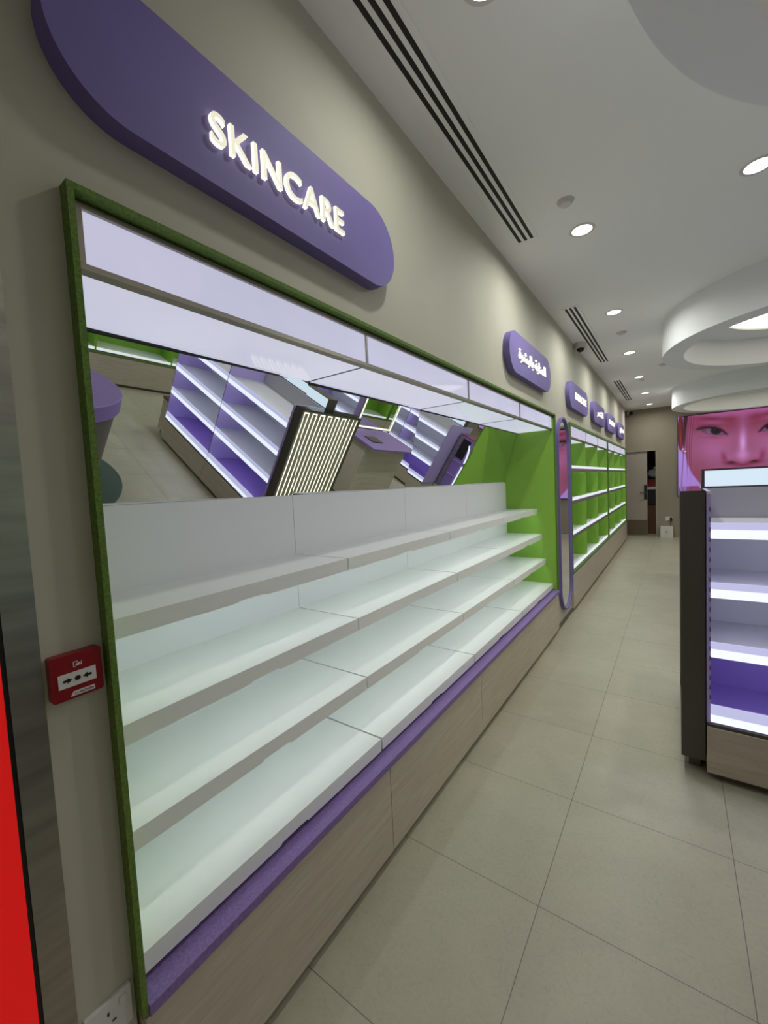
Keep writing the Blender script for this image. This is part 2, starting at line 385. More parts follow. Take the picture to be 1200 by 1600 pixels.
    # ear, hair, ear ring
    ear = st(1 - ((X - 0.098) / 0.062) ** 2 - ((Z - 2.5) / 0.42) ** 2, 0.06)
    col = mix(col, (92, 20, 34), ear); col = mix(col, (140, 48, 56), ear * g(0.10, 2.35, 0.015, 0.25)); col = mix(col, (70, 6, 20), ear * g(0.13, 2.45, 0.02, 0.2))
    hw = np.interp(Z, [1.95, 2.2, 2.6, 2.95], [0.001, 0.014, 0.024, 0.05]); hair = st(hw - np.abs(X - (0.155 + 0.055 * (Z - 2.1))), 0.005)
    col = mix(col, (40, 6, 18), 0.92 * hair)
    for x0, k, a in ((0.275, 0.02, .85), (0.315, 0.035, .5), (0.235, 0.03, .6), (0.215, 0.01, .4)):
        col = mix(col, (84, 14, 34), a * np.exp(-((X - x0 - k * (Z - 2.3) - 0.012 * np.sin(Z * 5)) / 0.007) ** 2) * st(Z - 1.62, 0.1))
    rr = st(0.036 - np.hypot(X - 0.168, Z - 2.04), 0.006); col = mix(col, (110, 50, 70), rr); col = mix(col, (240, 205, 220), st(0.018 - np.hypot(X - 0.18, Z - 2.05), 0.006))
    rr = st(0.016 - np.hypot(X - 0.15, Z - 2.11), 0.004); col = mix(col, (225, 180, 205), rr)
    # module grid of the led wall, faint
    bnd = 1 - 0.035 * (0.5 + 0.5 * np.cos(X * 2 * PI / 0.033))
    col = col * bnd[:, None]
    c = np.clip(col, 0, 255) / 255
    return np.where(c <= 0.04045, c / 12.92, ((c + 0.055) / 1.055) ** 2.4)

SX0, SX1, SZ0, SZ1 = 0.04, 2.43, 1.0, 2.875
t = thing('led_video_wall', 'large screen on the far wall showing a pink-lit close-up of a face', 'screen', ((SX0 + SX1) / 2, YE - 0.06, SZ0))
obj('screen_housing', bx(SX0 - 0.006, SX1 + 0.006, YE - 0.055, YE, SZ0 - 0.006, SZ1 + 0.006), M['black'], t)
nx, nz = 330, 260
gx = np.linspace(SX0 + 0.006, SX1 - 0.006, nx); gz = np.linspace(SZ0 + 0.006, SZ1 - 0.006, nz)
GX, GZ = np.meshgrid(gx, gz); px = GX.ravel(); pz = GZ.ravel()
me = bpy.data.meshes.new('screen_image')
co = np.zeros((len(px), 3), dtype=np.float32); co[:, 0] = px; co[:, 1] = YE - 0.058; co[:, 2] = pz; co -= np.array(t.location, dtype=np.float32)
I = np.arange(nx * nz).reshape(nz, nx); q = np.stack([I[:-1, :-1], I[:-1, 1:], I[1:, 1:], I[1:, :-1]], -1).reshape(-1, 4)
me.vertices.add(len(co)); me.vertices.foreach_set('co', co.ravel())
me.loops.add(q.size); me.loops.foreach_set('vertex_index', q.ravel().astype(np.int32))
me.polygons.add(len(q)); me.polygons.foreach_set('loop_start', np.arange(0, q.size, 4, dtype=np.int32)); me.polygons.foreach_set('loop_total', np.full(len(q), 4, dtype=np.int32))
me.update(calc_edges=True)
ca = me.color_attributes.new('picture', 'FLOAT_COLOR', 'POINT'); rgba = np.ones((len(px), 4), dtype=np.float32); rgba[:, :3] = screen_color(px, pz); ca.data.foreach_set('color', rgba.ravel())
m, nt, b = newmat('led screen picture'); at = nt.nodes.new('ShaderNodeVertexColor'); at.layer_name = 'picture'
nt.links.new(at.outputs['Color'], b.inputs['Emission Color']); b.inputs['Emission Strength'].default_value = 0.78; b.inputs['Base Color'].default_value = (0.01, 0.01, 0.01, 1); b.inputs['Roughness'].default_value = 0.6
me.materials.append(m); so = bpy.data.objects.new('screen_image', me); C.objects.link(so); so.parent = t

# ------------------------------------------------------------------ wall shelving bay (four bays wide)
Y0, Y1, ZB, ZT = 0.345, 4.355, 0.42, 2.20
FX = -0.966
t = thing('wall_shelving_unit', 'long green-framed wall shelving with empty white shelves and tilted mirrors', 'shelving', (XL, (Y0 + Y1) / 2, ZB))
FW = 0.0125
obj('outer_frame', boxes((-1.50, FX, Y0, Y0 + FW, ZB, ZT), (-1.50, FX, Y1 - FW, Y1, ZB, ZT), (-1.50, FX, Y0 + FW, Y1 - FW, ZT - FW, ZT)), M['greenf'], t)
obj('side_panel', bx(-1.50, -1.0, Y0 + FW, Y0 + FW + 0.004, 0.441, 2.05), M['green'], t)
obj('side_panel', bx(-1.50, -0.985, Y1 - FW - 0.012, Y1 - FW, 0.441, 2.16), M['green'], t)
ya, yb = Y0 + FW + 0.004, Y1 - FW - 0.012
js = [ya, 1.337, 2.322, 3.305, yb]
obj('back_board', bx(-1.52, -1.50, Y0, Y1, ZB, ZT), M['gap'], t)
for i in range(4):
    a, b_ = js[i] + (0.0015 if i else 0), js[i + 1] - 0.0015
    obj('back_panel', bx(-1.50, -1.478, a, b_, 0.44, 1.552), M['panel'], t)
    obj('light_panel', bx(-1.03, -1.0, a + (0.016 if i == 0 else 0.004), b_ - 0.004, 2.061, 2.170), M['panelglow'], t)
    obj('soffit_light', bx(-1.35, -1.022, a + 0.001, b_ - 0.001, 2.052, 2.062), M['soffglow'], t)
for y in js[1:4]:
    obj('mullion', bx(-1.032, -0.994, y - 0.005, y + 0.005, 2.060, 2.171), M['alu'], t)
obj('top_rail', bx(-1.03, -0.992, ya, yb, 2.1705, 2.182), M['alu'], t)
obj('front_rail', boxes((-1.021, -0.992, ya, yb, 2.047, 2.060)), M['alu'], t)
obj('end_rail', bx(-1.03, -0.992, ya, ya + 0.016, 2.0605, 2.170), M['alu'], t)
obj('soffit_backing', bx(-1.50, -1.031, ya, yb, 2.0625, 2.07), M['gap'], t)
obj('mirror_edge_trim', bx(-1.352, -1.330, ya, yb, 2.0445, 2.0515), M['dark'], t)
for y in js[1:4]: obj('soffit_joint', bx(-1.33, -1.022, y - 0.0025, y + 0.0025, 2.0495, 2.0518), M['dark'], t)
obj('mirror_backing', bx(-1.4995, -1.495, ya, yb, 1.5525, 2.0515), M['dark'], t)
# mirror panes, each leaning forward at its top and each a hair out of true with its neighbours
MIR = [(16.7, -1.37), (16.8, -1.2), (17.0, -0.3), (17.3, 0.0)]
def mirror_pane(i, pitch, yaw):
    a, b_ = js[i] + 0.002, js[i + 1] - 0.002; yc = (a + b_) / 2
    p, q_ = math.radians(pitch), math.radians(yaw)
    n = Vector((math.cos(p) * math.cos(q_), math.cos(p) * math.sin(q_), -math.sin(p))).normalized()
    bm = bmesh.new(); vs = []
    for dn in (0.0, -0.005):
        for (yy, zz) in ((a, 1.553), (b_, 1.553), (b_, 2.051), (a, 2.051)):
            base = Vector((-1.4115, yc, 1.803))
            # x on the plane for this y,z
            x = base.x - (n.y * (yy - base.y) + n.z * (zz - base.z)) / n.x
            vs.append(bm.verts.new((x + dn, yy, zz)))
    for f in ((0, 1, 2, 3), (7, 6, 5, 4), (0, 4, 5, 1), (1, 5, 6, 2), (2, 6, 7, 3), (3, 7, 4, 0)): bm.faces.new([vs[k] for k in f])
    return bm
for i, (p_, y_) in enumerate(MIR): obj('mirror_panel', mirror_pane(i, p_, y_), M['mirror'], t)
# shelves: a tray with a deep front lip, a shallow grip cut under the middle of the lip
SH = [(1.270, -1.155), (1.012, -1.115), (0.759, -1.085), (0.507, -1.022)]
sj = [ya + 0.001, 1.337, 2.322, 3.305, yb - 0.001]
def shelf_bm(z, xf, a, b_):
    ym = (a + b_) / 2; LIP = 0.052
    bm = boxes((-1.478, xf, a, b_, z - 0.016, z))
    prism([(a, z - 0.0162), (a, z - LIP), (ym - 0.06, z - LIP), (ym - 0.054, z - LIP + 0.006), (ym + 0.054, z - LIP + 0.006), (ym + 0.06, z - LIP), (b_, z - LIP), (b_, z - 0.0162)], 'yz', xf - 0.014, xf, bm)
    box(bm, -1.478, xf - 0.0142, a, a + 0.006, z - 0.036, z - 0.0162); box(bm, -1.478, xf - 0.0142, b_ - 0.006, b_, z - 0.036, z - 0.0162)
    return bm
for z, xf in SH:
    for i in range(4):
        s_ = obj('shelf', shelf_bm(z, xf, sj[i] + (0.005 if i else 0), sj[i + 1] - (0.005 if i < 3 else 0.0)), M['shelf'], t)
        if z > 0.6: obj('under_shelf_emitter', bx(xf - 0.030, xf - 0.018, sj[i] + 0.02, sj[i + 1] - 0.02, z - 0.0225, z - 0.0165), M['uled'], s_)

# base cabinets under the shelving, and the purple ledge over them
obj_l = tag(obj('display_ledge', bx(-1.478, -0.963, Y0 + FW + 0.001, Y1 - FW - 0.001, 0.412, 0.440), M['purplef'], base=(XL, 2.35, 0.412), bevel=0.002),
            'long purple speckled ledge running under the lowest white shelf', 'ledge')
cabs = [0.352, 1.322, 2.305, 3.318, 4.345]
def base_cab(y0, y1, x0, label, group, top=0.403, back=-1.478):
    c = thing('base_cabinet', label, 'cabinet', (x0, (y0 + y1) / 2, 0), group)
    obj('carcass', bx(back, x0 - 0.02, y0, y1, 0.042, top), M['wood'], c)
    obj('door_panel', bx(x0 - 0.0195, x0, y0 + 0.0015, y1 - 0.0015, 0.042, top), M['wood'], c, bevel=0.0012)
    obj('toe_kick', bx(-1.38, x0 - 0.03, y0, y1, 0.0, 0.042), M['kick'], c)
    return c
for i, lb in enumerate(('nearest pale wood base cabinet under the purple ledge', 'pale wood base cabinet under the ledge, second from the near end',
                        'pale wood base cabinet under the ledge, third from the near end', 'pale wood base cabinet at the far end of the purple ledge')):
    base_cab(cabs[i], cabs[i + 1], -0.975, lb, 'base cabinets under the white shelving')

# ------------------------------------------------------------------ green cubby units
def cubby(y0, L, label, group):
    x = -0.975; y1 = y0 + L
    c = thing('green_cubby_unit', label, 'shelving', (x, y0, 0), group)
    z0 = 0.44; bays = [y0 + 0.03 + (L - 0.06) * k / 3 for k in range(4)]
    obj('outer_frame', boxes((-1.40, x, y0, y0 + 0.03, z0, ZT), (-1.40, x, y1 - 0.03, y1, z0, ZT), (-1.40, x, y0 + 0.03, y1 - 0.03, ZT - 0.028, ZT), (-1.40, x, y0 + 0.03, y1 - 0.03, z0, z0 + 0.03)), M['greenf'], c)
    obj('back_panel', bx(-1.42, -1.40, y0, y1, z0, ZT), M['green'], c)
    for yy in (y0 + 0.0301, y1 - 0.0421): obj('side_panel', bx(-1.399, -0.99, yy, yy + 0.012, z0 + 0.03, 2.03), M['green'], c)
    for k in (1, 2): obj('divider', bx(-1.40, -1.0, bays[k] - 0.010, bays[k] + 0.010, z0 + 0.03, 2.03), M['green'], c)
    for k in range(3):
        a, b_ = bays[k] + 0.013, bays[k + 1] - 0.013
        obj('light_panel', bx(-1.02, -0.992, a, b_, 2.045, 2.165), M['panelglow'], c)
        obj('soffit_light', bx(-1.398, -1.03, a, b_, 2.032, 2.040), M['soffglow'], c)
        for z in (1.70, 1.318, 0.912, 0.505):
            s_ = obj('shelf', bx(-1.398, -1.012, a, b_, z - 0.02, z), M['shelf'], c)
            if z > 0.6: obj('under_shelf_emitter', bx(-1.05, -1.04, a + 0.02, b_ - 0.02, z - 0.026, z - 0.0205), M['uled'], s_)  # glowing strip added to brighten the green cubby interior
            obj('light_strip', bx(-1.0115, -0.996, a, b_, z - 0.022, z + 0.012), M['cstrip'], s_)
            if z > 0.6: obj('price_rail', bx(-1.0115, -0.993, a, b_, z - 0.062, z - 0.028), M['alu'], s_)
            obj('rail_edge', bx(-1.0115, -0.994, a, b_, z - 0.0275, z - 0.0222), M['purpled'], s_)
    obj('header_rail', boxes((-1.03, -0.99, y0 + 0.03, y1 - 0.03, 2.030, 2.0445), (-1.03, -0.99, bays[1] - .011, bays[1] + .011, 2.045, 2.17), (-1.03, -0.99, bays[2] - .011, bays[2] + .011, 2.045, 2.17)), M['alu'], c)
    return c
u1 = cubby(5.10, 3.19, 'green cubby shelving unit just beyond the oval mirror', 'green cubby units')
u2 = copy_tree(u1, loc=(-0.975, 8.30, 0), label='green cubby shelving unit farther down the left wall, next to the far wall')
c1 = base_cab(5.105, 8.285, -0.975, 'long pale wood base cabinet under the nearer green cubbies', 'base cabinets under the green cubbies', 0.437, -1.41)
c1b = copy_tree(c1, loc=(-0.975, 8.30 + 1.59, 0), label='long pale wood base cabinet under the farther green cubbies')
XO = XR - 0.02
def right_unit(ystart, lb1, lb2):
    copy_tree(u1, loc=(4.03, ystart, 0), rotz=PI, label=lb1, group='green cubby units on the right wall')
    copy_tree(c1, loc=(4.03, ystart - 1.59, 0), rotz=PI, label=lb2, group='right wall base cabinets')

# ------------------------------------------------------------------ signs
def text_bm(s, size, x0, depth, offset=0.0, cy=None, cz=None, width=None, height=None):
    cu = bpy.data.curves.new('txt', 'FONT'); cu.body = s; cu.size = size; cu.offset = offset; cu.resolution_u = 6; cu.space_character = 1.08 if s.isascii() else 1.0
    cu.align_x = 'LEFT'; cu.extrude = depth / 2
    o = bpy.data.objects.new('txt', cu); C.objects.link(o)
    bpy.context.view_layer.update()
    dg = bpy.context.evaluated_depsgraph_get(); me = bpy.data.meshes.new_from_object(o.evaluated_get(dg))
    bm = bmesh.new(); bm.from_mesh(me); bpy.data.meshes.remove(me)
    bpy.data.objects.remove(o); bpy.data.curves.remove(cu)
    if not bm.verts: return None
    return bm

def place_text(bm, f):
    """f maps local (u,v,t) to world"""
    for v in bm.verts: v.co = Vector(f(v.co.x, v.co.y, v.co.z))
    return bm

def bounds(bm):
    xs = [v.co.x for v in bm.verts]; ys = [v.co.y for v in bm.verts]; return min(xs), max(xs), min(ys), max(ys)

SIGNS = [
    (0.325, 1.495, ('SKINCARE',), 0.660, 1.167, 2.452, 2.531, 'nearest purple sign with glowing white SKINCARE letters'),
    (2.955, 4.125, ('\uFE93\uFEAE\uFEB8\uFE92\uFEDF\uFE8E\uFE91 \uFE94\uFEF3\uFE8E\uFEE8\uFEFB',), 3.15, 3.91, 2.45, 2.555, 'second purple sign, above the far end of the white shelving, glowing Arabic lettering'),
    (4.97, 6.14, ('HAIRCARE',), 5.27, 5.97, 2.475, 2.552, 'third purple sign, above the oval mirror and first green cubbies'),
    (6.60, 7.77, ('\uFEAE\uFECC\uFEB8\uFEDF\uFE8D',), 6.90, 7.50, 2.45, 2.57, 'fourth purple sign, short Arabic lettering over the nearer green cubbies'),
    (8.05, 9.22, ('MAKEUP',), 8.27, 9.03, 2.48, 2.555, 'fifth purple sign, over the farther green cubbies'),
    (9.68, 10.85, ('\uFE9D\uFE8E\uFEF4\uFEDC\uFEE4\uFEDF\uFE8D',), 9.95, 10.70, 2.45, 2.57, 'farthest purple sign, nearest the far wall')]
SIGNS[1] = SIGNS[1][:2] + (('\uFE93\uFEAE\uFEB8\uFE92\uFEDF\uFE8E\uFE91 \uFE94\uFEF3\uFE8E\uFEE8\uFECC\uFEDF\uFE8D',),) + SIGNS[1][3:]
for (ya_, yb_, (txt,), ty0, ty1, tz0, tz1, lb) in SIGNS:
    s_ = thing('category_sign', lb, 'sign', (XL, (ya_ + yb_) / 2, 2.505), 'purple pill-shaped wall signs')
    obj('sign_board', prism(stadium(ya_, yb_, 2.357, 2.657, 0.1495), 'yz', XL, -0.950), M['purple'], s_, bevel=0, smooth=True)
    latin = txt.isascii()
    off = 0.010 if latin else 0.0
    items = []
    full = text_bm(txt, 1.0, 0, 0.1, off)
    if full is None: continue
    u0, u1_, v0, v1 = bounds(full)
    def fmap(u, v, w_, dep=(-0.9495, -0.938)):
        return (dep[0] + (w_ / 0.1 + 0.5) * (dep[1] - dep[0]), ty0 + (u - u0) / (u1_ - u0) * (ty1 - ty0), tz0 + (v - v0) / (v1 - v0) * (tz1 - tz0))
    # split into islands: one child per letter
    place_text(full, fmap)
    if True:
        isl = []; seen = set()
        full.verts.ensure_lookup_table()
        for v in full.verts:
            if v in seen: continue
            st_ = [v]; comp = []; seen.add(v)
            while st_:
                a = st_.pop(); comp.append(a)
                for e in a.link_edges:
                    o_ = e.other_vert(a)
                    if o_ not in seen: seen.add(o_); st_.append(o_)
            isl.append(comp)
        for comp in isl:
            cs = set(comp); nb = bmesh.new(); mp_ = {v: nb.verts.new(v.co) for v in comp}
            for f in full.faces:
                if f.verts[0] in cs: nb.faces.new([mp_[v] for v in f.verts])
            bmesh.ops.recalc_face_normals(nb, faces=nb.faces)
            for f in nb.faces: f.material_index = 0 if abs(f.normal.x) > 0.7 else 1
            o_ = obj('letter', nb, [M['letter'], M['letterside']], s_)
        full.free()

# ------------------------------------------------------------------ oval mirror
t = thing('oval_mirror', 'tall purple-framed oval wall mirror between the white shelving and green cubbies', 'mirror', (XL, 4.73, 0.13))
obj('mirror_frame', frame_prism(stadium(4.46, 5.02, 0.14, 2.21, 0.279), stadium(4.478, 5.002, 0.158, 2.192, 0.2615), 'yz', XL, -0.965), M['purple'], t, smooth=True)
obj('mirror_glass', prism(stadium(4.4785, 5.0015, 0.1585, 2.1915, 0.261), 'yz', XL + 0.001, XL + 0.018), M['mirror'], t)

# ------------------------------------------------------------------ ceiling
def downlight(x, y, label, group='recessed ceiling downlights', power=1.0):
    d = thing('downlight', label, 'downlight', (x, y, CEIL), group)
    obj('trim_ring', lathe([(0.060, CEIL - 0.003), (0.074, CEIL - 0.004), (0.078, CEIL), (0.060, CEIL)], x, y, 40), M['white'], d, smooth=True)
    obj('lens', lathe([(0, CEIL - 0.0025), (0.060, CEIL - 0.0025)], x, y, 40), M['lens'], d)
    l = bpy.data.lights.new('lamp', 'AREA'); l.shape = 'DISK'; l.size = 0.11; l.energy = DOWNLIGHT_W * power; l.color = (0.99, 1.0, 0.95); l.spread = math.radians(168)
    lo = bpy.data.objects.new('lamp', l); C.objects.link(lo); lo.parent = d; lo.location = (0, 0, -0.006)
    return d
names = ['top edge of the frame over the purple sign', 'beside the smoke detector near the first air vent', 'level with the second purple sign', 'third of the far row over the aisle',
         'fourth of the far row over the aisle', 'second to last downlight toward the far wall', 'last downlight in front of the far wall']
for y, nm in zip((1.385, 3.06, 4.75, 6.43, 8.14, 9.82, 11.47), names):
    downlight(-0.49, y, 'round recessed downlight over the left aisle, ' + nm, power=0.5 if y < 2 else 0.9)
downlight(0.364, 3.06, 'round recessed downlight at the right edge between two ceiling rings')
for x, y, nm in ((2.1, 3.3, 'over the first gondola'), (3.3, 1.4, 'over the right aisle near the round table'), (3.3, 4.75, 'over the right aisle by the counter'), (3.3, 8.1, 'over the right aisle by the second gondola'),
                 (2.1, 7.85, 'behind the second gondola'), (3.3, -1.2, 'above the entrance on the right'), (3.3, 11.2, 'far right corner')):
    downlight(x, y, 'added unseen recessed downlight ' + nm)  # unseen lamps added as extra lighting for the rest of the room

def vent(y0, y1, label):
    v = thing('linear_air_vent', label, 'air vent', (-0.81, (y0 + y1) / 2, CEIL), 'linear ceiling air vents')
    z0, z1 = CEIL - 0.004, CEIL
    xs = [(-0.859, -0.838), (-0.820, -0.799), (-0.781, -0.760)]
    ed = [-0.893] + [e for p in xs for e in p] + [-0.735]
    bm = bmesh.new()
    for k in range(0, 8, 2): box(bm, ed[k], ed[k + 1], y0 + 0.02, y1 - 0.02, z0, z1)
    box(bm, ed[0], ed[-1], y0, y0 + 0.02, z0, z1); box(bm, ed[0], ed[-1], y1 - 0.02, y1, z0, z1)
    obj('frame', bm, M['ceil'], v)
    for a, b_ in xs: obj('slot', bx(a, b_, y0 + 0.02, y1 - 0.02, z1 - 0.0015, z1 - 0.0005), M['dark'], v)
vent(0.55, 2.95, 'long three-slot ceiling vent above the SKINCARE sign'); vent(4.31, 6.68, 'three-slot ceiling vent beside the dome camera'); vent(8.08, 10.45, 'three-slot ceiling vent near the far end')

def detector(x, y, label, r=0.045):
    d = thing('smoke_detector', label, 'smoke detector', (x, y, CEIL), 'ceiling detectors')
    obj('base_ring', lathe([(0, CEIL - 0.008), (r, CEIL - 0.008), (r + 0.003, CEIL)], x, y, 32), M['white'], d, smooth=True)
    obj('sensor_cap', lathe([(0, CEIL - 0.024), (r * .7, CEIL - 0.022), (r * .85, CEIL - 0.008)], x, y, 32), M['white'], d, smooth=True)
detector(-0.515, 2.69, 'round white ceiling detector next to the first air vent end')
detector(-0.49, 5.46, 'flat white ceiling detector between downlights above the second vent', 0.05)
detector(-0.47, 8.38, 'small white ceiling detector beside the third vent', 0.05)
detector(-0.147, 7.48, 'white ceiling detector beside the middle ceiling ring', 0.06)

RO, RI, RD, RZB = 1.36, 1.17, 0.845, 2.815
for k, (cx, cy, lb) in enumerate(((1.235, 1.08, 'large round dropped ceiling ring, nearest, at the top right corner'), (1.245, 5.60, 'large round dropped ceiling ring in the middle with a glowing disc'),
                                  (1.30, 10.12, 'farthest round dropped ceiling ring, above the video screen'))):
    r_ = thing('ceiling_ring', lb, 'ceiling feature', (cx, cy, CEIL), 'round dropped ceiling rings')
    obj('ring_drop', lathe([(RO, CEIL), (RO, RZB), (RI, RZB), (RI, CEIL - 0.06), (RD, CEIL - 0.06), (RD, CEIL - 0.045)], cx, cy, 128), M['ring'], r_, smooth=True)
    obj('light_disc', lathe([(0, CEIL - 0.046), (RD - 0.001, CEIL - 0.046)], cx, cy, 96), M['covedim' if k == 0 else 'cove'], r_)

t = thing('dome_camera', 'white security dome camera where left wall meets ceiling', 'camera', (-0.925, 5.52, CEIL), 'security cameras')
obj('housing', lathe([(0.058, CEIL), (0.062, CEIL - 0.02), (0.056, CEIL - 0.062), (0.04, CEIL - 0.066), (0, CEIL - 0.066)], -0.925, 5.52, 32), M['white'], t, smooth=True)
obj('dome', lathe([(0.042, CEIL - 0.0665), (0.038, CEIL - 0.088), (0.022, CEIL - 0.104), (0, CEIL - 0.108)], -0.925, 5.52, 32), M['black'], t, smooth=True)
t = thing('dome_camera', 'small dark security camera high on the far wall', 'camera', (-0.93, 12.1, 3.1), 'security cameras')
obj('housing', bx(-0.99, -0.93, 12.09, YE, 3.06, 3.15), M['white'], t, bevel=0.004)
obj('dome', lathe([(0, 3.04), (0.035, 3.055), (0.05, 3.09), (0.035, 3.12), (0, 3.13)], -0.90, 12.08, 20), M['black'], t, smooth=True)

# ------------------------------------------------------------------ near left wall: call point, socket, steel jamb, red panel
t = thing('fire_call_point', 'red fire alarm call point on the beige wall left of the shelving', 'alarm', (XL, 0.29, 1.225))
obj('housing', prism(stadium(0.247, 0.334, 1.181, 1.270, 0.005, 4), 'yz', XL, XL + 0.022), M['red'], t, bevel=0.0)
fx = XL + 0.0221
ci = obj('call_plate', bx(fx, fx + 0.0012, 0.258, 0.322, 1.206, 1.234), M['paper'], t)
obj('dot', prism([(0.290 + 0.005 * math.cos(k * PI / 8), 1.220 + 0.0045 * math.sin(k * PI / 8)) for k in range(16)], 'yz', fx + 0.0013, fx + 0.002), M['black'], ci)
for s_ in (-1, 1):
    def q(y, z): return (0.290 + s_ * y, 1.220 + z)
    obj('arrow', prism([q(0.009, 0), q(0.017, 0.0055), q(0.017, 0.0022), q(0.024, 0.0022), q(0.024, -0.0022), q(0.017, -0.0022), q(0.017, -0.0055)], 'yz', fx + 0.0013, fx + 0.002), M['black'], ci)
lbp = obj('name_strip', prism([(0.276, 1.186), (0.318, 1.186), (0.318, 1.195), (0.281, 1.195)], 'yz', fx, fx + 0.001), M['paper'], t)
tb = text_bm('L1-MCP-004', 1.0, 0, 0.1); u0, u1_, v0, v1 = bounds(tb)
place_text(tb, lambda u, v, w_: (fx + 0.0011 + (w_ / 0.1 + .5) * 0.0004, 0.2835 + (u - u0) / (u1_ - u0) * 0.032, 1.1880 + (v - v0) / (v1 - v0) * 0.005)); obj('lettering', tb, M['black'], lbp)
# house-on-fire and hand pictogram
pc = boxes((fx, fx + .001, 0.2845, 0.2858, 1.2425, 1.2535), (fx, fx + .001, 0.2858, 0.2925, 1.2522, 1.2535), (fx, fx + .001, 0.2858, 0.2885, 1.2425, 1.2438))
prism([(0.2880, 1.2455), (0.2900, 1.2500), (0.2915, 1.2480), (0.2930, 1.2520), (0.2950, 1.2485), (0.2962, 1.2505), (0.2955, 1.2455), (0.2920, 1.2440)], 'yz', fx, fx + .001, pc)
prism([(0.2965, 1.2460), (0.2990, 1.2530), (0.2997, 1.2525), (0.2985, 1.2470), (0.2998, 1.2455), (0.2980, 1.2440)], 'yz', fx, fx + .001, pc)
obj('fire_symbol', pc, M['paper'], t)

t = thing('wall_socket', 'white switched wall socket low on the near left wall by the shelving frame', 'socket', (XL, 0.29, 0.462), 'power sockets')
obj('faceplate', bx(XL, XL + 0.010, 0.248, 0.336, 0.418, 0.506), M['white'], t, bevel=0.002)
obj('rocker_switch', bx(XL + 0.0102, XL + 0.014, 0.312, 0.324, 0.478, 0.494), M['white'], t, bevel=0.001)
obj('pin_hole', bx(XL + 0.0102, XL + 0.0106, 0.288, 0.292, 0.474, 0.483), M['black'], t)
obj('pin_hole', bx(XL + 0.0102, XL + 0.0106, 0.277, 0.285, 0.455, 0.459), M['black'], t)
obj('pin_hole', bx(XL + 0.0102, XL + 0.0106, 0.296, 0.304, 0.455, 0.459), M['black'], t)

t = thing('steel_door_jamb', 'brushed steel upright at the left edge beside the red panel', 'post', (XL, 0.215, 0))
obj('steel_sheet', bx(XL, XL + 0.006, 0.190, 0.240, 0, CEIL - 0.001), M['steel'], t)
obj('rubber_seal', bx(XL, XL + 0.003, 0.183, 0.1898, 0, CEIL - 0.001), M['black'], t)
t = thing('red_entrance_panel', 'red panel at the lower left edge beside the steel upright', 'panel', (XL, 0.0, 0.0))
obj('red_face', bx(XL, XL + 0.004, -1.1, 0.1828, 0.06, 1.45), M['redpanel'], t)  # opaque red panel, its brightness put in as emission
obj('panel_frame', boxes((XL, XL + 0.004, -1.1, 0.1828, 1.4502, 2.6), (XL, XL + 0.006, -1.1, 0.1828, 0, 0.0598)), M['steel'], t)

